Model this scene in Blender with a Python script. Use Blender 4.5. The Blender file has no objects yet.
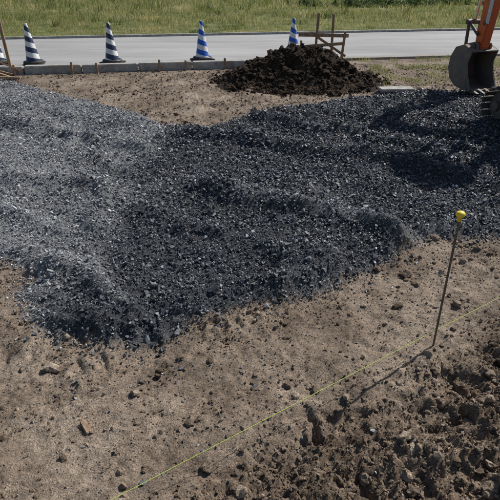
import bpy, bmesh, math, numpy as np
from mathutils import Vector, Matrix
rng=np.random.default_rng(7)
scn=bpy.context.scene
# ---------------------------------------------------------------- noise
_ang=rng.random(256)*2*np.pi
_gx,_gy=np.cos(_ang),np.sin(_ang)
_perm=rng.permutation(256); _perm=np.concatenate([_perm,_perm])
def pn(x,y,seed=0):
    x=np.asarray(x,float)+seed*17.31; y=np.asarray(y,float)+seed*9.77
    xi=np.floor(x).astype(int); yi=np.floor(y).astype(int)
    fx=x-xi; fy=y-yi; xi&=255; yi&=255
    u=fx*fx*fx*(fx*(fx*6-15)+10); v=fy*fy*fy*(fy*(fy*6-15)+10)
    def g(ix,iy,dx,dy):
        h=_perm[_perm[ix&255]+(iy&255)]
        return _gx[h]*dx+_gy[h]*dy
    a=g(xi,yi,fx,fy); b=g(xi+1,yi,fx-1,fy); c=g(xi,yi+1,fx,fy-1); d=g(xi+1,yi+1,fx-1,fy-1)
    return 1.5*((a*(1-u)+b*u)*(1-v)+(c*(1-u)+d*u)*v)
def fbm(x,y,f,o=4,g=.5,seed=0):
    s=0;a=1;n=0
    for i in range(o):
        s=s+a*pn(x*f,y*f,seed+i*3); n+=a; a*=g; f*=2.03
    return s/n
def ss(a,b,x):
    t=np.clip((x-a)/(b-a),0,1); return t*t*(3-2*t)
# ---------------------------------------------------------------- layout (metres)
GP=np.array([(-9,3.3),(-3.4,3.05),(-2.09,2.95),(-1.665,2.9),(-1.47,2.8),(-1.38,2.45),(-1.1,2.14),(-.78,2.01),(-.526,2.04),
 (-.307,2.22),(.059,2.40),(.49,2.56),(.94,2.91),(1.30,3.17),(1.83,3.26),(2.70,3.46),(4.5,3.8),(8,4.3),(8.5,8.6),
 (3.88,8.1),(3.51,8.3),(2.75,8.4),(1.85,8.0),(.86,7.5),(.134,6.95),(-.61,6.15),(-.99,6.25),(-1.8,7.2),(-2.9,8.1),(-4.4,9.3),(-7,10.0),(-9,10.2)])
def sdpoly(x,y,P):
    d=np.full(x.shape,1e9); ins=np.zeros(x.shape,bool)
    n=len(P)
    for i in range(n):
        ax,ay=P[i]; bx,by=P[(i+1)%n]
        ex,ey=bx-ax,by-ay
        t=np.clip(((x-ax)*ex+(y-ay)*ey)/(ex*ex+ey*ey),0,1)
        d=np.minimum(d,(x-ax-t*ex)**2+(y-ay-t*ey)**2)
        c=((ay>y)!=(by>y))
        if abs(by-ay)>1e-9: ins^=c&(x<(bx-ax)*(y-ay)/(by-ay)+ax)
    d=np.sqrt(d); return np.where(ins,d,-d)
def dline(x,y,P):
    d=np.full(x.shape,1e9)
    for i in range(len(P)-1):
        ax,ay=P[i]; bx,by=P[i+1]; ex,ey=bx-ax,by-ay
        t=np.clip(((x-ax)*ex+(y-ay)*ey)/(ex*ex+ey*ey),0,1)
        d=np.minimum(d,(x-ax-t*ex)**2+(y-ay-t*ey)**2)
    return np.sqrt(d)
def road_near(x): return 11.12+.18*x
def road_far(x): return 16.2+.18*x
def cleat(x,y,p0,p1,w,period,seed):
    ex,ey=p1[0]-p0[0],p1[1]-p0[1]; L=math.hypot(ex,ey); ex/=L; ey/=L
    u=(x-p0[0])*ex+(y-p0[1])*ey; v=-(x-p0[0])*ey+(y-p0[1])*ex
    u=u+.03*pn(x*8,y*8,seed); v=v+.03*pn(x*7,y*7,seed+5)
    m=ss(-.05,.05,u)*ss(L+.05,L-.05,u)*ss(w/2+.03,w/2-.02,np.abs(v))
    wv=np.sin(2*np.pi*u/period)
    brk=ss(-.2,.4,pn(x*5,y*5,seed+8))
    return m, m*brk*ss(-.25,.45,wv)
CREST1=[(-1.28,2.86),(-.98,2.6),(-.68,2.34)]; CREST2=[(-.1,3.9),(.7,3.55),(1.07,3.12),(1.6,3.35)]
def fields(x,y):
    x=np.asarray(x,float); y=np.asarray(y,float)
    near=ss(60,12,y)
    sd=sdpoly(x,y,GP)+.12*fbm(x,y,2.3,3,.6,3)+.03*pn(x*14,y*14,9)
    R=ss(-.10,.28,(1.38+.62*x-y)/1.18+.18*fbm(x,y,3,3,.5,21))*ss(-.7,-.1,x+.25)
    Lb=np.exp(-(dline(x,y,[(-1.9,1.72),(-.9,1.97),(-.15,2.15),(.5,2.4)])/.19)**2)*ss(.8,-.2,x)
    Lb=Lb*ss(-.35,.3,pn(x*3.1,y*3.1,33))
    scuff=ss(-.05,.35,fbm(x,y,1.7,3,.6,24))
    Rt=np.clip(R+.55*Lb+.25*scuff,0,1)
    mid=fbm(x,y,5.5,3,.55,2)
    soil=.02*fbm(x,y,.7,2,.5,1)+.022*fbm(x,y,2.2,2,.5,2)+.017*mid+.010*fbm(x,y,19,3,.6,4)
    bill=np.abs(fbm(x,y,6.5,4,.55,6)); bill2=np.abs(fbm(x,y,17,3,.6,12))
    soil=soil+Rt*(.10*bill+.05*bill2-.03)
    soil=soil+R*.07*np.maximum(fbm(x,y,3.1,2,.5,27),-.4)
    m1,c1=cleat(x,y,(-1.9,1.70),(.05,2.2),.27,.12,31)
    m2,c2=cleat(x,y,(.22,1.50),(1.1,1.60),.15,.075,41)
    m3,c3=cleat(x,y,(.62,1.24),(1.5,1.36),.15,.08,47)
    m4,c4=cleat(x,y,(.55,1.95),(2.2,2.9),.22,.1,51)
    soil=soil-.010*m1+.022*c1-.035*m2+.055*c2-.025*m3+.045*c3+.008*c4
    for hx,hy,r,dp in((-1.27,1.97,.07,.05),(1.02,1.78,.11,.07),(.72,1.62,.07,.05),(.12,1.30,.09,.045),(1.25,1.95,.1,.06),(.45,1.22,.08,.05)):
        soil=soil-dp*np.exp(-((x-hx)**2+(y-hy)**2)/r**2)
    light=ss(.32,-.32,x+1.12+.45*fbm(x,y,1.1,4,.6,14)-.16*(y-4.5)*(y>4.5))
    gh=.055*ss(-.02,.28,sd)*(1-.4*light)+.04*fbm(x,y,1.4,3,.5,15)*ss(0,.3,sd)+.018*fbm(x,y,6,2,.5,16)*ss(0,.1,sd)
    gh=gh+.045*np.exp(-((sd-.17)/.10)**2)*ss(4.2,3.0,y)*(.7+.8*pn(x*2.2,y*2.2,58))*ss(-2.2,-1.5,x)
    wx=x+.10*pn(x*2.4,y*2.4,61); wy=y+.10*pn(x*2.4,y*2.4,62); wr=.95+.5*pn(x*1.9,y*1.9,64)
    def rid(P,w,h): return h*np.exp(-(dline(wx,wy,P)/w)**2)*wr
    gm=ss(-.03,.08,sd)
    gh=gh+gm*(rid(CREST1,.09,.075)+rid([(-.4,4.1),(0,3.85),(.7,3.55),(1.07,3.12)],.11,.09)
       +rid([(-.98,5.9),(.53,5.2),(1.65,4.6),(2.3,3.95)],.12,.10)+rid([(.1,6.4),(1.7,5.4),(2.9,4.7)],.11,.08)
       +rid([(-3.6,5.0),(-2.2,4.4),(-1.3,4.2),(-1.15,3.4)],.13,.07)+rid([(-3.5,6.6),(-2.2,5.8),(-1.1,5.3)],.12,.07)+rid([(.3,6.8),(2.2,6.6),(3.6,6.0)],.14,.07)
       +rid([(-3.2,4.1),(-2.0,3.7),(-1.4,3.2)],.10,.05)+rid([(-.9,3.6),(-.2,3.2),(.5,2.8)],.10,.055)+rid([(-4.2,7.8),(-2.8,7.0),(-1.4,6.2)],.13,.06))
    mt,ct=cleat(x,y,(.6,6.9),(3.2,4.6),.40,.15,71)
    mt2,ct2=cleat(x,y,(1.4,7.5),(3.6,6.6),.40,.15,73)
    mt3,ct3=cleat(x,y,(-3.8,7.6),(-1.2,4.6),.40,.15,75)
    mt4,ct4=cleat(x,y,(.9,6.0),(2.6,4.0),.36,.15,77)
    gh=gh+gm*(ct+ct2+.8*ct3+ct4)*.045-gm*.015*(mt+mt4)
    z=soil*near*(1-.5*ss(8.5,10.5,y))*(1+.8*ss(5,7,y)*ss(0,-.2,sd))+gh
    toroad=ss(8.8,10.9,y-.18*x)
    z=z*(1-toroad*.85)+.035*toroad
    farf=ss(17.5,22,y-.18*x)
    z=z+farf*(.10*fbm(x,y,.25,2,.5,80))*ss(200,40,y)
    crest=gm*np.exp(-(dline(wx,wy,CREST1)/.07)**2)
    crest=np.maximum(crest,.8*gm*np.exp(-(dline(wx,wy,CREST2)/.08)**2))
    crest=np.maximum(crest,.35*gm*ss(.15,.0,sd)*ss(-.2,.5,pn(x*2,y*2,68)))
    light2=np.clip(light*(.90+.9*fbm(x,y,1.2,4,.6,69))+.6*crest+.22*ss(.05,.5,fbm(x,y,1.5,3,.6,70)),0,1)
    grass=ss(0,.5,y-road_far(x)-.05)
    return dict(z=z,sd=sd,g=gm,light=light2,R=Rt,grass=grass)
def H(x,y): return fields(x,y)['z']
# ---------------------------------------------------------------- mesh helper
def mk(name,V,F,mat,attrs=None,smooth=False,parent=None):
    me=bpy.data.meshes.new(name)
    V=np.ascontiguousarray(V,dtype=np.float32); F=np.ascontiguousarray(F,dtype=np.int32)
    k=F.shape[1]
    me.vertices.add(len(V)); me.vertices.foreach_set('co',V.ravel())
    me.loops.add(F.size); me.loops.foreach_set('vertex_index',F.ravel())
    me.polygons.add(len(F)); me.polygons.foreach_set('loop_start',np.arange(0,F.size,k,dtype=np.int32))
    me.update(calc_edges=True)
    me.polygons.foreach_set('use_smooth',np.full(len(F),smooth))
    for n,a in (attrs or {}).items():
        at=me.attributes.new(n,'FLOAT','POINT'); at.data.foreach_set('value',np.ascontiguousarray(a,dtype=np.float32))
    me.materials.append(mat)
    ob=bpy.data.objects.new(name,me); scn.collection.objects.link(ob)
    if parent: ob.parent=parent
    return ob
# ---------------------------------------------------------------- material helpers
class NT:
    def __init__(s,name):
        s.m=bpy.data.materials.new(name); s.m.use_nodes=True; s.t=s.m.node_tree; s.t.nodes.clear()
        s.out=s.n('ShaderNodeOutputMaterial'); s.b=s.n('ShaderNodeBsdfPrincipled'); s.l(s.b.outputs[0],s.out.inputs[0])
    def n(s,t,**k):
        x=s.t.nodes.new(t)
        for a,b in k.items(): setattr(x,a,b)
        return x
    def l(s,a,b): s.t.links.new(a,b)
    def pos(s): return s.n('ShaderNodeNewGeometry').outputs['Position']
    def obj(s): return s.n('ShaderNodeTexCoord').outputs['Object']
    def noise(s,scale,detail=4,rough=.55,vec=None):
        x=s.n('ShaderNodeTexNoise'); x.inputs['Scale'].default_value=scale; x.inputs['Detail'].default_value=detail; x.inputs['Roughness'].default_value=rough
        s.l(vec if vec is not None else s.pos(),x.inputs['Vector']); return x.outputs[0]
    def attr(s,n): return s.n('ShaderNodeAttribute',attribute_name=n).outputs['Fac']
    def ramp(s,fac,stops):
        x=s.n('ShaderNodeValToRGB'); e=x.color_ramp.elements
        while len(e)<len(stops): e.new(.5)
        for i,(p,c) in enumerate(stops): e[i].position=p; e[i].color=(*c,1) if len(c)==3 else c
        s.l(fac,x.inputs[0]); return x.outputs[0]
    def mix(s,f,a,b,bt='MIX'):
        x=s.n('ShaderNodeMix',data_type='RGBA',blend_type=bt)
        for v,i in((f,0),(a,6),(b,7)):
            if isinstance(v,(int,float)): x.inputs[i].default_value=v
            elif isinstance(v,tuple): x.inputs[i].default_value=(*v,1)
            else: s.l(v,x.inputs[i])
        return x.outputs[2]
    def math(s,op,a,b=0.):
        x=s.n('ShaderNodeMath',operation=op)
        for v,i in((a,0),(b,1)):
            if isinstance(v,(int,float)): x.inputs[i].default_value=v
            else: s.l(v,x.inputs[i])
        return x.outputs[0]
    def bump(s,h,st,dist,prev=None):
        x=s.n('ShaderNodeBump'); x.inputs['Strength'].default_value=st; x.inputs['Distance'].default_value=dist
        s.l(h,x.inputs['Height'])
        if prev is not None: s.l(prev,x.inputs['Normal'])
        return x.outputs[0]
    def fin(s,col=None,rough=.8,spec=.5,metal=0.,normal=None):
        if col is not None:
            if isinstance(col,tuple): s.b.inputs['Base Color'].default_value=(*col,1)
            else: s.l(col,s.b.inputs['Base Color'])
        if isinstance(rough,(int,float)): s.b.inputs['Roughness'].default_value=rough
        else: s.l(rough,s.b.inputs['Roughness'])
        s.b.inputs['Specular IOR Level'].default_value=spec; s.b.inputs['Metallic'].default_value=metal
        if normal is not None: s.l(normal,s.b.inputs['Normal'])
        return s.m
def soilcol(q):
    n1=q.noise(1.7,4,.65); n2=q.noise(18,4,.7); n3=q.noise(170,2,.6)
    c=q.ramp(n1,[(.32,(.150,.113,.083)),(.5,(.250,.196,.148)),(.68,(.365,.298,.232))])
    c=q.mix(.85,c,q.ramp(n2,[(.32,(.52,.50,.48)),(.52,(1,1,1)),(.72,(1.45,1.43,1.4))]),'MULTIPLY')
    c=q.mix(.8,c,q.ramp(n3,[(.32,(.45,.43,.41)),(.55,(1.05,1.05,1.05)),(.75,(1.8,1.8,1.8))]),'MULTIPLY')
    return c
q=NT('ground_mat'); c=soilcol(q)
c=q.mix(q.attr('R'),c,q.mix(1.,c,(.70,.66,.62),'MULTIPLY'))
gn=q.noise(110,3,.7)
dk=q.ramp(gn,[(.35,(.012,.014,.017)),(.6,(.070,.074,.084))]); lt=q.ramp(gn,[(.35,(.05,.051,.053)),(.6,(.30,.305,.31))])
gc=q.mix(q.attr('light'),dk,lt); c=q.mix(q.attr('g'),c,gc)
gr=q.ramp(q.noise(1.2,4,.7),[(.35,(.08,.10,.025)),(.55,(.17,.18,.06)),(.7,(.28,.24,.12))])
c=q.mix(q.attr('grass'),c,gr)
nb=q.bump(q.noise(240,2,.6),.8,.004,q.bump(q.noise(50,4,.7),1.,.016))
ground_m=q.fin(c,.93,.25,normal=nb)
q=NT('clod_mat'); c=soilcol(q); c=q.mix(1.,c,q.ramp(q.attr('rnd'),[(0,(.50,.47,.44)),(.6,(.88,.86,.83)),(1,(1.35,1.35,1.33))]),'MULTIPLY')
clod_m=q.fin(c,.95,.2,normal=q.bump(q.noise(110,4,.7),1.,.008))
q=NT('gravel_mat'); r=q.attr('rnd'); 
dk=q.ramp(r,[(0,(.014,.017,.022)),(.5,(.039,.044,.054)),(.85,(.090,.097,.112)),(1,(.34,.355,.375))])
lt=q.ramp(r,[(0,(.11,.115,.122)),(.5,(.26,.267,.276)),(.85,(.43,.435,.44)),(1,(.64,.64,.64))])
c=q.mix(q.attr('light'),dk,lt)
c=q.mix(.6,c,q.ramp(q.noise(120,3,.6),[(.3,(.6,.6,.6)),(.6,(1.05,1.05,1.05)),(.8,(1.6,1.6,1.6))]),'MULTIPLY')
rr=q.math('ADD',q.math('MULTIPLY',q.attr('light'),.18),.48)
gravel_m=q.fin(c,rr,.6,normal=q.bump(q.noise(170,3,.65),.6,.004))
q=NT('dark_soil_mat')
c=q.ramp(q.noise(14,4,.7),[(.3,(.018,.012,.008)),(.55,(.042,.028,.018)),(.75,(.09,.062,.042))])
c=q.mix(q.ramp(q.noise(2.2,4,.65),[(.5,(0,0,0)),(.7,(.5,.5,.5))]),c,(.16,.11,.075))
dsoil_m=q.fin(c,.95,.2,normal=q.bump(q.noise(50,4,.7),1.,.02))
q=NT('asphalt_mat')
mp=q.n('ShaderNodeMapping'); mp.inputs['Scale'].default_value=(.25,1.3,1); mp.inputs['Rotation'].default_value=(0,0,-math.atan(.18)); q.l(q.pos(),mp.inputs[0])
c=q.ramp(q.noise(.9,5,.65,mp.outputs[0]),[(.3,(.25,.247,.24)),(.7,(.40,.395,.385))])
c=q.mix(.6,c,q.ramp(q.noise(60,3,.7),[(.3,(.65,.65,.65)),(.7,(1.25,1.25,1.25))]),'MULTIPLY')
sp=q.n('ShaderNodeSeparateXYZ'); q.l(q.pos(),sp.inputs[0])
ed=q.math('SUBTRACT',sp.outputs[1],q.math('MULTIPLY',sp.outputs[0],.18))   # distance across the road: soil tracked onto the near edge
edn=q.math('ADD',ed,q.math('MULTIPLY',q.noise(1.5,4,.7),-1.3))
dr=q.ramp(q.math('SUBTRACT',edn,10.3),[(.0,(.75,.75,.75)),(.5,(0,0,0))])
c=q.mix(dr,c,(.24,.185,.135))
road_m=q.fin(c,.85,.3,normal=q.bump(q.noise(80,3),.5,.006))
q=NT('concrete_mat'); c=q.ramp(q.noise(9,5,.65),[(.3,(.22,.21,.19)),(.7,(.48,.47,.44))])
c=q.mix(q.ramp(q.noise(2.5,4,.7),[(.48,(0,0,0)),(.7,(.7,.7,.7))]),c,(.20,.155,.11))
conc_m=q.fin(c,.85,.3,normal=q.bump(q.noise(60,4),.5,.004))
q=NT('wood_mat'); mp=q.n('ShaderNodeMapping'); mp.inputs['Scale'].default_value=(14,14,1.5); q.l(q.obj(),mp.inputs[0])
c=q.ramp(q.noise(3,5,.6,mp.outputs[0]),[(.3,(.16,.10,.06)),(.6,(.36,.25,.16)),(.8,(.46,.35,.24))])
wood_m=q.fin(c,.8,.3,normal=q.bump(q.noise(6,4,.6,mp.outputs[0]),.4,.004))
def paint(name,col,rough=.45,dirt=.35,metal=0.,dcol=(.16,.12,.085)):
    q=NT(name); m=q.ramp(q.noise(5,6,.7,q.obj()),[(.45,(0,0,0)),(.75,(1,1,1))])
    m2=q.math('MULTIPLY',m,dirt); c=q.mix(m2,col,dcol)
    return q.fin(c,q.math('ADD',q.math('MULTIPLY',m,.35),rough),.45,metal,normal=q.bump(q.noise(30,3,.6,q.obj()),.15,.003))
orange_m=paint('orange_paint',(.62,.12,.022),.4,.45)
steel_m=paint('dark_steel',(.09,.085,.08),.55,.9,.2)
bucket_m=paint('bucket_steel',(.12,.115,.11),.6,1.3,.1,(.25,.19,.135))
black_m=paint('black_rubber',(.018,.018,.018),.55,.5)
chrome_m=paint('chrome_rod',(.6,.6,.6),.15,.1,.95)
white_m=paint('offwhite_paint',(.6,.6,.57),.45,.35)
# ---------------------------------------------------------------- ground sheet
def axis(f0,f1,step,lo,hi,gr=1.045):
    a=list(np.arange(f0,f1+1e-6,step)); s=step
    v=a[-1]
    while v<hi: s=min(s*gr,60); v+=s; a.append(v)
    s=step; v=a[0]; b=[]
    while v>lo: s=min(s*gr*1.03,60); v-=s; b.append(v)
    return np.array(b[::-1]+a)
xs=axis(-2.2,2.4,.010,-700,700,1.018); ys=axis(.95,3.2,.009,-60,900,1.012)
X,Y=np.meshgrid(xs,ys); f=fields(X.ravel(),Y.ravel())
nx,ny=len(xs),len(ys)
i=np.arange(nx*ny).reshape(ny,nx)
F=np.stack([i[:-1,:-1],i[:-1,1:],i[1:,1:],i[1:,:-1]],-1).reshape(-1,4)
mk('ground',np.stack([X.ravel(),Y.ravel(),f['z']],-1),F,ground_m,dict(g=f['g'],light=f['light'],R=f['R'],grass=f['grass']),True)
# ---------------------------------------------------------------- scatter
def hullproto(n,seed,flat=.7):
    r=np.random.default_rng(seed); bm=bmesh.new()
    P=r.normal(size=(n,3)); P/=np.linalg.norm(P,axis=1)[:,None]; P*=(.75+.4*r.random((n,1))); P*=np.array([1,.55+.4*r.random(),flat*(.6+.5*r.random())])
    for p in P: bm.verts.new(p)
    bmesh.ops.convex_hull(bm,input=bm.verts)
    for v in [v for v in bm.verts if not v.link_faces]: bm.verts.remove(v)
    bmesh.ops.triangulate(bm,faces=bm.faces); bm.verts.index_update()
    V=np.array([v.co[:] for v in bm.verts])*.5; F=np.array([[v.index for v in fc.verts] for fc in bm.faces]); bm.free(); return V,F
def lumpproto(seed,sub=2):
    r=np.random.default_rng(seed); bm=bmesh.new(); bmesh.ops.create_icosphere(bm,subdivisions=sub,radius=.5)
    V=np.array([v.co[:] for v in bm.verts]); F=np.array([[v.index for v in fc.verts] for fc in bm.faces]); bm.free()
    s=seed*.37; D=V/np.linalg.norm(V,axis=1)[:,None]
    d=np.ones(len(V))*.5
    for k in range(7):
        nrm=r.normal(size=3); nrm/=np.linalg.norm(nrm); c=D@nrm; h=.30+.14*r.random()
        d=np.where(c>.05,np.minimum(d,h/np.maximum(c,.05)),d)
    V=D*d[:,None]
    e=1+.22*pn(V[:,0]*6+s,V[:,1]*6+V[:,2]*4.1,seed)+.16*r.normal(size=len(V))
    V=V*e[:,None]*np.array([1.15,.9,.7]); return V,F
def scatter(name,x,y,z,size,protos,mat,extra=None,tilt=1.,smooth=False,parent=None,seed=1):
    r=np.random.default_rng(seed); n=len(x); pid=r.integers(0,len(protos),n)
    Vs=[];Fs=[];A={'rnd':[]}
    for k in (extra or {}): A[k]=[]
    off=0
    for p,(PV,PF) in enumerate(protos):
        idx=np.where(pid==p)[0]; m=len(idx)
        if m==0: continue
        a=r.random(m)*2*np.pi; bx=(r.normal(size=m))*.5*tilt; by=(r.normal(size=m))*.5*tilt
        ca,sa=np.cos(a),np.sin(a); cx,sx=np.cos(bx),np.sin(bx); cy,sy=np.cos(by),np.sin(by)
        Rz=np.zeros((m,3,3)); Rz[:,0,0]=ca;Rz[:,0,1]=-sa;Rz[:,1,0]=sa;Rz[:,1,1]=ca;Rz[:,2,2]=1
        Rx=np.zeros((m,3,3)); Rx[:,0,0]=1;Rx[:,1,1]=cx;Rx[:,1,2]=-sx;Rx[:,2,1]=sx;Rx[:,2,2]=cx
        Ry=np.zeros((m,3,3)); Ry[:,1,1]=1;Ry[:,0,0]=cy;Ry[:,0,2]=sy;Ry[:,2,0]=-sy;Ry[:,2,2]=cy
        M=Rx@Ry@Rz
        sc=size[idx][:,None]*(.8+.4*r.random((m,3)))
        W=np.einsum('mij,mvj->mvi',M,PV[None]*sc[:,None,:])
        W+=np.stack([x[idx],y[idx],z[idx]],-1)[:,None,:]
        nv=len(PV)
        Fs.append((PF[None]+ (off+np.arange(m)*nv)[:,None,None]).reshape(-1,3)); Vs.append(W.reshape(-1,3)); off+=m*nv
        A['rnd'].append(np.repeat(r.random(m),nv))
        for k,v in (extra or {}).items(): A[k].append(np.repeat(v[idx],nv))
    return mk(name,np.concatenate(Vs),np.concatenate(Fs),mat,{k:np.concatenate(v) for k,v in A.items()},smooth,parent)
hulls=[hullproto(9+(s%4),100+s) for s in range(16)]
lumps=[lumpproto(s) for s in range(10)]
def cand(x0,x1,y0,y1,dens):
    n=int((x1-x0)*(y1-y0)*dens); return rng.random(n)*(x1-x0)+x0, rng.random(n)*(y1-y0)+y0
parts=[]
for (y0,y1,dens,mn) in((1.0,3.3,7000,.0120),(3.3,5.2,4400,.0155),(5.2,7.4,2400,.0205),(7.4,10.3,1300,.0255)):
    hw=.60*y1+.6
    x,y=cand(-hw,hw+.3,y0,y1,dens); k=(np.abs(x)<.56*y+1.0); x,y=x[k],y[k]; f=fields(x,y)
    u=rng.random(len(x)); sd=f['sd']
    keep=np.where(sd>0,1.,.5*np.exp(np.minimum(sd,0)/.05)+.06*np.exp(np.minimum(sd,0)/.35)+.005)>u
    x,y,z,sd,li=[a[keep] for a in(x,y,f['z'],sd,f['light'])]
    s=mn*np.exp(rng.normal(size=len(x))*.5); s=np.clip(s,.005,.055)*(1-.20*li)
    s*=np.where(sd<-.05,.9,1)
    z=z+s*(.15+.5*rng.random(len(x))**2)*ss(-.1,.15,sd)+s*.12*(sd<0)
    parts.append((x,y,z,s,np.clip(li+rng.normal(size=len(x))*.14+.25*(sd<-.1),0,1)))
x,y,z,s,li=[np.concatenate(a) for a in zip(*parts)]; print('stones',len(x))
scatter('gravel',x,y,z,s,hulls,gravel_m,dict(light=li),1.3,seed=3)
# soil clods
x,y=cand(-2.2,2.6,.98,3.9,9000); f=fields(x,y)
cl=ss(-.15,.5,fbm(x,y,2.2,3,.6,90)); p=(.20+.5*cl**2+.8*f['R'])*(f['sd']<.04)
k=rng.random(len(x))<p; x,y,z,R=x[k],y[k],f['z'][k],f['R'][k]
s=.0062*np.exp(rng.normal(size=len(x))*.58)*(1+.5*R); s=np.clip(s,.003,.03)
c_=scatter('soil_clods',x,y,z+s*.12,s,hulls[:8],clod_m,None,1.2,seed=5)
x,y=cand(-2.2,2.6,.98,3.9,800); f=fields(x,y); p=(.08+.12*ss(0,.5,fbm(x,y,2.2,3,.6,90))+.8*f['R']*ss(-.3,.3,fbm(x,y,4,3,.6,91)))*(f['sd']<.02)
k=rng.random(len(x))<p; x,y,z,R=x[k],y[k],f['z'][k],f['R'][k]
s=.015*np.exp(rng.normal(size=len(x))*.6)*(1+.5*R); s=np.clip(s,.008,.09)
scatter('soil_lumps',x,y,z+s*.10,s,lumps,clod_m,None,.8,False,c_,seed=6)
x,y=cand(-6,6,5.5,11,1000); f=fields(x,y); k=(f['sd']<0)&(y<road_near(x)-.1)&(rng.random(len(x))<ss(-.5,.4,fbm(x,y,1.4,3,.6,92))); x,y,z=x[k],y[k],f['z'][k]
s=np.clip(.017*np.exp(rng.normal(size=len(x))*.6),.007,.10)
scatter('far_lumps',x,y,z+s*.08,s,hulls[:8],clod_m,None,.8,False,c_,seed=8)
# ---------------------------------------------------------------- soil mound
mx,my=.86,9.5
n=190; gx,gy=np.meshgrid(np.linspace(-1.9,2.1,n),np.linspace(-1.7,1.7,n))
def mh(gx,gy):
    th=np.arctan2(gy,gx); rr=np.sqrt((gx/np.where(gx>0,1.55,1.38))**2+(gy/1.25)**2)*(1+.12*np.sin(3*th+1)+.06*np.sin(5*th))+.16*fbm(gx,gy,2.2,3,.6,97)
    return .64*ss(1.10,-.15,rr)*(1+.45*fbm(gx,gy,1.6,3,.5,95))+.09*fbm(gx,gy,4,5,.65,96)*ss(1.15,.9,rr)-.05*ss(1.0,1.2,rr)
zz=mh(gx.ravel(),gy.ravel()); i=np.arange(n*n).reshape(n,n)
F=np.stack([i[:-1,:-1],i[:-1,1:],i[1:,1:],i[1:,:-1]],-1).reshape(-1,4)
mound=mk('soil_mound',np.stack([gx.ravel()+mx,gy.ravel()+my,zz],-1),F,dsoil_m,None,True)
x,y=cand(-1.9,2.1,-1.7,1.7,1300); z=mh(x,y); rr=np.sqrt((x/1.42)**2+(y/1.3)**2); k=rng.random(len(x))<ss(1.25,.75,rr); x,y,z=x[k],y[k],np.maximum(z[k],.01)
s=np.clip(.024*np.exp(rng.normal(size=len(x))*.65),.010,.15)
scatter('mound_clods',x+mx,y+my,z+s*.1,s,lumps,dsoil_m,None,1.,False,mound,seed=9)
# ---------------------------------------------------------------- road, kerbs
def ribbon(name,offs,zs,mat,fn,x0=-90,x1=90,n=121):
    xx=np.linspace(x0,x1,n); V=[];
    for o,z in zip(offs,zs): V.append(np.stack([xx,fn(xx)+o,np.full(n,z)],-1))
    V=np.concatenate(V); m=len(offs); i=np.arange(m*n).reshape(m,n)
    F=np.stack([i[:-1,:-1],i[:-1,1:],i[1:,1:],i[1:,:-1]],-1).reshape(-1,4)
    return mk(name,V,F,mat)
ribbon('road',[-.02,0,5.08,5.10],[-.1,.08,.08,-.1],road_m,road_near)
ribbon('kerb',[0.01,.02,.13,.14],[-.1,.14,.14,-.1],conc_m,road_far,n=241)
def boxm(name,cx,cy,cz,sx,sy,sz,mat,rot=0,parent=None,bev=.006,tilt=(0,0)):
    bm=bmesh.new(); bmesh.ops.create_cube(bm,size=1); bmesh.ops.scale(bm,vec=(sx,sy,sz),verts=bm.verts)
    if bev: bmesh.ops.bevel(bm,geom=bm.edges[:],offset=bev,segments=2,affect='EDGES')
    me=bpy.data.meshes.new(name); bm.to_mesh(me); bm.free(); me.materials.append(mat)
    ob=bpy.data.objects.new(name,me); ob.location=(cx,cy,cz); ob.rotation_euler=(tilt[0],tilt[1],rot); scn.collection.objects.link(ob)
    if parent: ob.parent=parent
    return ob
def empty(name,loc=(0,0,0),rot=0):
    e=bpy.data.objects.new(name,None); e.location=loc; e.rotation_euler=(0,0,rot); scn.collection.objects.link(e); return e
ra=math.atan(.18)
edg=empty('concrete_curb',(0,0,0))
for j in range(5):
    xc=-4.75+j*1.03; yy=road_near(xc)-.50
    boxm('curb_block',xc,yy,.065+.006*(j%2),1.02,.17,.22,conc_m,ra+.008*(j%3-1),edg,.012)
for j,xc in enumerate((-4.35,-3.35,-2.9,-1.75,-1.25,-.5)):
    boxm('form_peg',xc,road_near(xc)-.66,.07,.04,.04,.30+.05*(j%2),wood_m,ra,edg,.004,(.04*(j%3-1),.05*(j%2)))
# ---------------------------------------------------------------- traffic cones
def conemat(name,blue):
    q=NT(name); sp=q.n('ShaderNodeSeparateXYZ'); q.l(q.obj(),sp.inputs[0])
    ang=q.math('DIVIDE',q.math('ARCTAN2',sp.outputs[1],sp.outputs[0]),2*math.pi)
    v=q.math('FRACT',q.math('ADD',q.math('MULTIPLY',sp.outputs[2],5.2),ang))
    m=q.math('GREATER_THAN',v,.5); c=q.mix(m,blue,(.72,.73,.72))
    d=q.ramp(q.noise(7,6,.7,q.obj()),[(.45,(1,1,1)),(.8,(.5,.46,.4))]); c=q.mix(.8,c,d,'MULTIPLY')
    return q.fin(c,.45,.4)
cm_navy=conemat('cone_navy',(.02,.035,.085)); cm_blue=conemat('cone_blue',(.012,.10,.50))
def lathe(bm,prof,seg=40):
    rings=[]
    for r,z in prof: rings.append([bm.verts.new((r*math.cos(2*math.pi*k/seg),r*math.sin(2*math.pi*k/seg),z)) for k in range(seg)])
    for a,b in zip(rings[:-1],rings[1:]):
        for k in range(seg): bm.faces.new((a[k],a[(k+1)%seg],b[(k+1)%seg],b[k]))
    return rings
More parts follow.
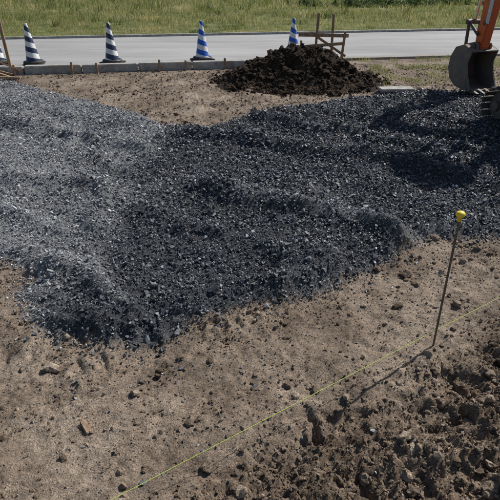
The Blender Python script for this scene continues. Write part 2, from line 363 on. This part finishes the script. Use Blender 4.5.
def cone(x,y,mat,rot=0,h=.76,lean=(0,0)):
    e=empty('traffic_cone',(x,y,.08),rot); e.rotation_euler=(lean[0],lean[1],rot)
    bm=bmesh.new(); lathe(bm,[(.168,.03),(.160,.045),(.150,.05),(.135,.08),(.032,h-.02),(.030,h-.003),(.024,h),(.016,h-.002),(.015,h-.03)])
    for fc in bm.faces: fc.smooth=True
    me=bpy.data.meshes.new('cone_body'); bm.to_mesh(me); bm.free(); me.materials.append(mat)
    o=bpy.data.objects.new('cone_body',me); scn.collection.objects.link(o); o.parent=e
    b=boxm('cone_base',0,0,.016,.40,.40,.032,black_m,0,e,.012)
    bm=bmesh.new(); lathe(bm,[(.20,.034),(.20,.06),(.185,.075),(.155,.075),(.150,.05)],36)
    me=bpy.data.meshes.new('cone_weight'); bm.to_mesh(me); bm.free(); me.materials.append(black_m)
    o=bpy.data.objects.new('cone_weight',me); scn.collection.objects.link(o); o.parent=e
    return e
cone(-5.12,10.75,cm_navy,.5); cone(-4.36,10.66,cm_navy,.2,lean=(.0,-.03)); cone(-2.82,10.85,cm_navy,1.2); cone(-1.01,11.25,cm_blue,2.2); cone(.96,12.0,cm_blue,.9)
# ---------------------------------------------------------------- wood
wb=empty('wooden_batter_board',(1.49,11.15,.03),.1)
boxm('stake',-.12,0,.46,.045,.045,1.0,wood_m,0,wb,.003,(0,.03)); boxm('stake',.22,.03,.44,.045,.045,1.0,wood_m,0,wb,.003,(.02,-.02)); boxm('stake',.45,-.02,.3,.045,.045,.62,wood_m,0,wb,.003,(0,.07)); boxm('stake',-.42,.02,.2,.04,.04,.5,wood_m,0,wb,.003,(0,-.05))
boxm('rail',.02,-.036,.55,1.05,.018,.07,wood_m,0,wb,.003,(0,.03)); boxm('rail',.0,-.038,.36,.95,.018,.06,wood_m,0,wb,.003,(0,-.06)); boxm('brace',.15,.04,.36,.9,.018,.05,wood_m,0,wb,.003,(0,.55))
boxm('wooden_stake',-4.5,9.85,.66,.05,.05,1.5,wood_m,.2,None,.003,(.02,-.02))
lp=empty('wood_scraps',(-4.6,9.35,.03))
for (a,b,c,l,r,t) in((-.2,.2,.16,.9,.3,.32),(.0,.1,.10,1.0,-.35,.2),(.1,-.1,.05,.8,.15,.06),(.15,.22,.22,.7,.8,.5),(-.35,-.15,.05,.8,-.6,.1)):
    boxm('board',a,b,c,l,.05,.03,wood_m,r,lp,.003,(0,t))
w=boxm('wood_offcut',-.70,1.50,float(H(np.array([-.7]),np.array([1.5]))[0])+.012,.075,.026,.013,wood_m,-.9,None,.003,(.1,.12))
boxm('concrete_slab',2.35,8.3,.06,.55,.22,.05,conc_m,.1,None,.01,(.03,.0))
# ---------------------------------------------------------------- survey pins + string
q=NT('rust_mat'); rust_m=q.fin(q.ramp(q.noise(60,5,.7),[(.3,(.06,.045,.035)),(.7,(.22,.18,.14))]),.6,.4,.3)
yel_m=paint('yellow_plastic',(.88,.64,.04),.35,.12)
def tube(name,pts,r,mat,parent=None,seg=10):
    cu=bpy.data.curves.new(name,'CURVE'); cu.dimensions='3D'; sp=cu.splines.new('POLY'); sp.points.add(len(pts)-1)
    for p,c in zip(sp.points,pts): p.co=(*c,1)
    cu.bevel_depth=r; cu.bevel_resolution=3; cu.use_fill_caps=True; cu.materials.append(mat)
    o=bpy.data.objects.new(name,cu); scn.collection.objects.link(o)
    if parent: o.parent=parent
    return o
q=NT('string_mat'); str_m=q.fin((.42,.50,.10),.7,.3)
def pin(x,y,h):
    z0=float(H(np.array([x]),np.array([y]))[0]); e=empty('survey_pin',(x,y,z0))
    tube('rod',[(0.012,0,-.08),(0,0,h-.02)],.0055,rust_m,e)
    bm=bmesh.new(); lathe(bm,[(.008,h-.04),(.0095,h-.04),(.0105,h-.018),(.019,h-.014),(.021,h-.008),(.020,h),(.015,h+.006),(.007,h+.009),(.0005,h+.010)],28)
    for fc in bm.faces: fc.smooth=True
    me=bpy.data.meshes.new('cap'); bm.to_mesh(me); bm.free(); me.materials.append(yel_m); o=bpy.data.objects.new('cap',me); scn.collection.objects.link(o); o.parent=e
    tube('string_knot',[(.002,0,.10),(.008,-.007,.103),(.016,0,.106),(.009,.007,.109),(.002,0,.112)],.0018,str_m,e)
    return z0
z0=pin(.945,2.04,.76); pin(3.1,3.45,.7); pin(-1.45,.42,.6)
tube('string_line',[(-1.45,.42,.085),(-.49,1.105,.085),(.945,2.032,z0+.105),(3.1,3.45,.09)],.0013,str_m)
# ---------------------------------------------------------------- excavator
fx,fy=-.29,.957
ex=empty('excavator',(3.86,5.76,.06),math.atan2(fy,fx))
def prism(name,pts,y0,y1,mat,bev=.012,parent=ex):
    bm=bmesh.new(); a=[bm.verts.new((p[0],y0,p[1])) for p in pts]; b=[bm.verts.new((p[0],y1,p[1])) for p in pts]
    n=len(pts); bm.faces.new(a); bm.faces.new(b[::-1])
    for k in range(n): bm.faces.new((a[k],b[k],b[(k+1)%n],a[(k+1)%n]))
    bmesh.ops.recalc_face_normals(bm,faces=bm.faces)
    if bev: bmesh.ops.bevel(bm,geom=bm.edges[:],offset=bev,segments=2,affect='EDGES',clamp_overlap=True)
    me=bpy.data.meshes.new(name); bm.to_mesh(me); bm.free(); me.materials.append(mat)
    o=bpy.data.objects.new(name,me); scn.collection.objects.link(o); o.parent=parent; return o
def cyly(name,x,z,r,y0,y1,mat):
    return prism(name,[(x+r*math.cos(2*math.pi*k/24),z+r*math.sin(2*math.pi*k/24)) for k in range(24)],y0,y1,mat,.004)
for sgn in(1,-1):
    yc=.60*sgn; L=.66; r=.20; zc=.22; per=4*L+2*math.pi*r; N=44
    for k in range(N):
        s=per*k/N
        if s<2*L: px,pz,a=-L+s,zc-r,0
        elif s<2*L+math.pi*r: t=(s-2*L)/r; px,pz,a=L+r*math.sin(t),zc-r*math.cos(t),t
        elif s<4*L+math.pi*r: px,pz,a=L-(s-2*L-math.pi*r),zc+r,math.pi
        else: t=(s-4*L-math.pi*r)/r; px,pz,a=-L-r*math.sin(t),zc+r*math.cos(t),math.pi+t
        ca,sa=math.cos(a),math.sin(a)
        pr=[(-.034,.012),(.034,.012),(.034,-.008),(.016,-.010),(.010,-.032),(-.006,-.032),(-.012,-.010),(-.034,-.008)]
        prism('track_shoe',[(px+ca*u-sa*v,pz+sa*u+ca*v) for u,v in pr],yc-.15,yc+.15,steel_m,.003)
    prism('track_frame',[(-L,zc-.10),(L,zc-.10),(L+.06,zc),(L,zc+.08),(-L,zc+.08),(-L-.06,zc)],yc-.09,yc+.09,steel_m)
    cyly('idler',L,zc,.165,yc-.05,yc+.05,steel_m); cyly('idler_hub',L,zc,.06,yc-.125,yc+.125,steel_m)
    cyly('sprocket',-L,zc,.165,yc-.05,yc+.05,steel_m); cyly('sprocket_hub',-L,zc,.09,yc-.12,yc+.12,steel_m)
    for k in range(4): cyly('roller',-.42+k*.28,zc-.12,.065,yc-.10,yc+.10,steel_m)
prism('undercarriage',[(-.45,.18),(.45,.18),(.35,.42),(-.35,.42)],-.5,.5,steel_m)
prism('slew_ring',[(-.38,.42),(.38,.42),(.38,.52),(-.38,.52)],-.38,.38,steel_m,.03)
prism('dozer_blade',[(-1.12,.02),(-1.06,.02),(-1.10,.2),(-1.06,.38),(-1.12,.38),(-1.15,.2)],-.75,.75,orange_m,.005)
prism('blade_arm',[(-1.08,.14),(-.4,.24),(-.4,.34),(-1.08,.22)],-.3,-.2,steel_m); prism('blade_arm',[(-1.08,.14),(-.4,.24),(-.4,.34),(-1.08,.22)],.2,.3,steel_m)
prism('house',[(-.95,.56),(.64,.56),(.68,.66),(.68,.82),(.15,.84),(.08,1.22),(-.75,1.25),(-.98,1.1)],-.70,.70,orange_m,.04)
prism('counterweight',[(-1.06,.58),(-.93,.58),(-.93,1.08),(-1.04,1.05),(-1.10,.85)],-.68,.68,steel_m,.03)
for (a,b) in((-.1,.08),(-.1,.66),(.62,.08),(.62,.66)):
    prism('cab_post',[(a,.84),(a+.05,.84),(a+.05-(.1 if a>.5 else 0),2.26),(a-(.1 if a>.5 else 0),2.26)],b-.025,b+.025,steel_m,.008)
prism('cab_roof',[(-.16,2.27),(.64,2.27),(.62,2.34),(-.12,2.35)],.02,.72,orange_m,.02)
prism('cab_door',[(-.04,.86),(.60,.86),(.60,1.09),(-.04,1.09)],.65,.675,orange_m,.008)
prism('seat',[(.0,.86),(.45,.86),(.45,1.12),(.14,1.14),(.06,1.7),(-.03,1.7)],.2,.58,black_m,.04)
yb=-.27
prism('boom_foot',[(.60,.55),(.98,.60),(1.0,.98),(.86,1.02),(.60,.9)],yb-.14,yb+.14,steel_m,.02)
prism('boom',[(.80,.80),(.98,.76),(1.12,1.45),(1.35,1.95),(1.62,2.22),(2.14,2.36),(2.16,2.50),(2.06,2.54),(1.50,2.46),(1.12,2.15),(.92,1.6)],yb-.085,yb+.085,orange_m,.018)
prism('arm',[(1.86,2.72),(2.0,2.76),(2.16,2.55),(2.24,2.2),(2.33,1.3),(2.34,.72),(2.27,.62),(2.19,.66),(2.12,1.3),(2.04,2.1),(1.98,2.4)],yb-.075,yb+.075,orange_m,.014)
def rod(name,p,q_,r,mat,y=yb): return tube(name,[(p[0],y,p[1]),(q_[0],y,q_[1])],r,mat,ex)
rod('boom_cylinder',(1.02,.72),(1.3,1.35),.05,steel_m); rod('boom_cylinder_rod',(1.3,1.35),(1.42,1.75),.026,chrome_m)
rod('arm_cylinder',(1.25,2.42),(1.68,2.68),.045,orange_m); rod('arm_cylinder_rod',(1.68,2.68),(1.93,2.74),.024,chrome_m)
rod('bucket_cylinder',(2.30,2.30),(2.47,1.45),.045,orange_m); rod('bucket_cylinder_rod',(2.47,1.45),(2.52,1.0),.022,chrome_m)
for yy in(yb-.1,yb+.1):
    tube('bucket_link',[(2.28,yy,.84),(2.52,yy,1.0)],.022,steel_m,ex)
    tube('bucket_link',[(2.52,yy,1.0),(2.50,yy,.62)],.024,steel_m,ex)
for k,yy in enumerate((yb+.09,yb+.115,yb-.09)):
    tube('hydraulic_hose',[(1.9,yy,2.5),(2.05,yy,2.35),(2.12,yy,2.0),(2.17,yy,1.6+.05*k),(2.24,yy,1.35),(2.36,yy,1.42)],.012,black_m,ex)
cyly('pin',2.27,.68,.045,yb-.16,yb+.16,steel_m); cyly('pin',2.52,1.0,.035,yb-.14,yb+.14,steel_m); cyly('pin',2.50,.62,.035,yb-.14,yb+.14,steel_m)
cyly('pin',2.22,1.0,.03,yb-.085,yb+.085,steel_m)
prism('side_plate',[(2.13,1.0),(2.2,1.0),(2.17,1.75),(2.09,1.75)],yb+.0755,yb+.0785,white_m,0)
bx,bz=2.27,.68
k_=.92
back=[(a*k_,b*k_-.03) for a,b in [(-.12,-.02),(.10,.06),(.30,.0),(.40,-.16),(.41,-.34),(.33,-.50),(.18,-.60),(-.05,-.63),(-.24,-.62)]]
inn=[(a*k_,b*k_-.03) for a,b in [(-.12,-.04),(.09,.035),(.285,-.02),(.375,-.17),(.385,-.33),(.31,-.48),(.17,-.575),(-.05,-.605),(-.24,-.605)]]
BW=.22
prism('bucket_shell',[(bx+a,bz+b) for a,b in back]+[(bx+a,bz+b) for a,b in inn[::-1]],yb-BW,yb+BW,bucket_m,.003)
sidep=back+[(-.10*k_,-.36*k_-.03),(-.06*k_,-.2*k_-.03)]
for y0,y1 in((yb-BW-.016,yb-BW),(yb+BW,yb+BW+.016)):
    prism('bucket_side',[(bx+a,bz+b) for a,b in sidep],y0,y1,bucket_m,.003)
for y0,y1 in((yb-BW-.028,yb-BW-.017),(yb+BW+.017,yb+BW+.028)):
    prism('side_cutter',[(bx-.22,bz-.60),(bx-.09,bz-.36),(bx-.03,bz-.38),(bx-.12,bz-.60)],y0,y1,bucket_m,.002)
for k in range(4):
    yy=yb-.18+k*.12
    prism('bucket_tooth',[(bx-.18,bz-.575),(bx-.35,bz-.615),(bx-.18,bz-.628)],yy-.025,yy+.025,bucket_m,.004)
for yy in(yb-.11,yb+.11):
    prism('bucket_ear',[(bx-.08,bz-.05),(bx-.06,bz+.05),(bx,bz+.07),(bx+.2,bz+.02),(bx+.27,bz-.02),(bx+.2,bz-.08),(bx,bz-.0)],yy-.014,yy+.014,bucket_m,.003)
# ---------------------------------------------------------------- grass
def leafmat(name,ramp,tr=.45,patch=True):
    q=NT(name); c=q.ramp(q.attr('rnd'),ramp)
    if patch: c=q.mix(.8,c,q.ramp(q.noise(.45,4,.65),[(.35,(.58,.66,.46)),(.52,(1.0,1.0,1.)),(.68,(1.4,1.25,1.1))]),'MULTIPLY')
    m=q.fin(c,.6,.3); t=q.n('ShaderNodeBsdfTranslucent'); q.l(c,t.inputs[0]); ms=q.n('ShaderNodeMixShader'); ms.inputs[0].default_value=tr
    q.l(q.b.outputs[0],ms.inputs[1]); q.l(t.outputs[0],ms.inputs[2]); q.l(ms.outputs[0],q.out.inputs[0]); return m
grass_m=leafmat('grass_mat',[(0,(.08,.12,.028)),(.35,(.195,.225,.065)),(.7,(.35,.34,.13)),(.9,(.50,.44,.24)),(1,(.60,.52,.34))])
def blades(x,y,z,h,w,rnd,name,mat,lean=.35,parent=None):
    n=len(x); a=rng.random(n)*2*np.pi; ca,sa=np.cos(a),np.sin(a); la=rng.random(n)*2*np.pi; ln=h*lean*rng.random(n)*1.4
    dx,dy=np.cos(la)*ln,np.sin(la)*ln
    V=np.zeros((n,5,3))
    V[:,0]=np.stack([x-ca*w,y-sa*w,z-.01],-1); V[:,1]=np.stack([x+ca*w,y+sa*w,z-.01],-1)
    V[:,2]=np.stack([x+ca*w*.8+dx*.35,y+sa*w*.8+dy*.35,z+h*.6],-1); V[:,3]=np.stack([x-ca*w*.8+dx*.35,y-sa*w*.8+dy*.35,z+h*.6],-1)
    V[:,4]=np.stack([x+dx,y+dy,z+h*(1-.15*rng.random(n))],-1)
    b=(np.arange(n)*5)[:,None]
    F=np.concatenate([b+np.array([[0,1,2]]),b+np.array([[0,2,3]]),b+np.array([[3,2,4]])])
    return mk(name,V.reshape(-1,3),F,mat,{'rnd':np.repeat(rnd,5)},False,parent)
P=[]
for y0,y1,d,wd in((14.5,20,560,.004),(20,27,280,.006),(27,38,120,.009),(38,62,40,.014)):
    hw=.55*y1+3; n=int(2*hw*(y1-y0)*d); x=(rng.random(n)*2-1)*hw; y=rng.random(n)*(y1-y0)+y0
    c1=fbm(x,y,.5,3,.6,110); c2=fbm(x,y,2.2,2,.6,111); c3=ss(.25,.5,fbm(x,y,.9,3,.6,112))
    k=(y>road_far(x)+.13)&(rng.random(n)<ss(-.4,.35,c2+.5*c1)+.6*c3); x,y,c1,c2,c3=x[k],y[k],c1[k],c2[k],c3[k]
    dist=y-road_far(x)
    h=(.05+.12*ss(0,7,dist)+.16*ss(9,22,dist))*(1+1.1*c1+.6*c2+1.3*c3)*(.4+.9*rng.random(len(x)))
    P.append((x,y,H(x,y),np.maximum(h,.03),np.full(len(x),wd)*(1+.8*c3),np.clip(.48+.7*c1+.35*c2-.30*c3+.26*rng.normal(size=len(x)),0,1)))
x,y,z,h,w,rn=[np.concatenate(a) for a in zip(*P)]
blades(x,y,z,h,w,rn,'grass',grass_m,.7)
x,y=cand(.4,6.5,8.3,13,1100); c2=fbm(x,y,1.8,3,.6,120); k=(y<road_near(x)+.03)&(c2>.05)&(y>8.5+.1*x)&(((x-mx)/1.6)**2+((y-my)/1.4)**2>1); x,y=x[k],y[k]
blades(x,y,H(x,y),.02+.08*rng.random(len(x)),np.full(len(x),.0035),np.clip(.5+.3*rng.normal(size=len(x)),0,1),'verge_weeds',grass_m,.9)
shr_m=leafmat('weed_leaf_mat',[(0,(.03,.06,.012)),(.6,(.08,.13,.03)),(1,(.17,.22,.06))],.35,False)
for j,(sx,sy,sr,sh) in enumerate(((5.6,30.5,1.3,.6),(7.6,31.5,1.5,.8),(9.6,32,1.3,.6),(11.8,33,1.4,.7),(3.4,32,1.,.45),(14.2,32,1.3,.6))):
    n=2600; th=rng.random(n)*2*np.pi; rr=np.sqrt(rng.random(n)); lob=1+.25*np.sin(3*th+j)+.15*np.sin(7*th)
    x=sx+np.cos(th)*rr*sr*lob; y=sy+np.sin(th)*rr*sr*.8; hh=sh*(1-rr**2*.8)*(.8+.5*pn(x*2,y*2,130)); z=hh*rng.random(n)**.6
    a=rng.random(n)*6.28; l=.03+.05*rng.random(n); t=rng.normal(size=n)*.5
    V=np.zeros((n,4,3)); ca,sa=np.cos(a),np.sin(a)
    base=np.stack([x,y,z],-1); u=np.stack([ca*l,sa*l,t*l],-1); v=np.stack([-sa*l*.4,ca*l*.4,.4*l*rng.normal(size=n)],-1)
    V[:,0]=base-u;V[:,1]=base+v;V[:,2]=base+u;V[:,3]=base-v
    sob=mk('shrub',V.reshape(-1,3),np.arange(4*n).reshape(n,4),shr_m,{'rnd':np.repeat(rng.random(n),4)})
    for k in range(7):
        aa=k*.9; tube('stem',[(sx,sy,0),(sx+.3*sr*math.cos(aa),sy+.3*sr*math.sin(aa),sh*.5),(sx+.55*sr*math.cos(aa),sy+.5*sr*math.sin(aa),sh*.75)],.012,wood_m,sob)
# ---------------------------------------------------------------- light, camera
S=Vector((.66,.55,.88)).normalized()
sl=bpy.data.lights.new('sun','SUN'); sl.energy=5.0; sl.angle=math.radians(.5); sl.color=(1,.965,.91)
so=bpy.data.objects.new('sun',sl); so.rotation_euler=S.to_track_quat('Z','Y').to_euler(); scn.collection.objects.link(so)
w=bpy.data.worlds.new('World'); scn.world=w; w.use_nodes=True; nt=w.node_tree; bg=nt.nodes['Background']
sk=nt.nodes.new('ShaderNodeTexSky'); sk.sky_type='NISHITA'; sk.sun_disc=False; sk.sun_elevation=math.asin(S.z); sk.sun_rotation=math.atan2(S.x,S.y)
nt.links.new(sk.outputs[0],bg.inputs[0]); bg.inputs[1].default_value=.08
cam=bpy.data.cameras.new('camera'); cam.lens=36; cam.sensor_width=36; cam.clip_end=2000; cam.clip_start=.05
co=bpy.data.objects.new('camera',cam); co.location=(0,0,1.7); co.rotation_euler=(math.radians(90-29),0,0); scn.collection.objects.link(co); scn.camera=co
scn.view_settings.view_transform='Standard'; scn.view_settings.look='None'; scn.view_settings.exposure=0
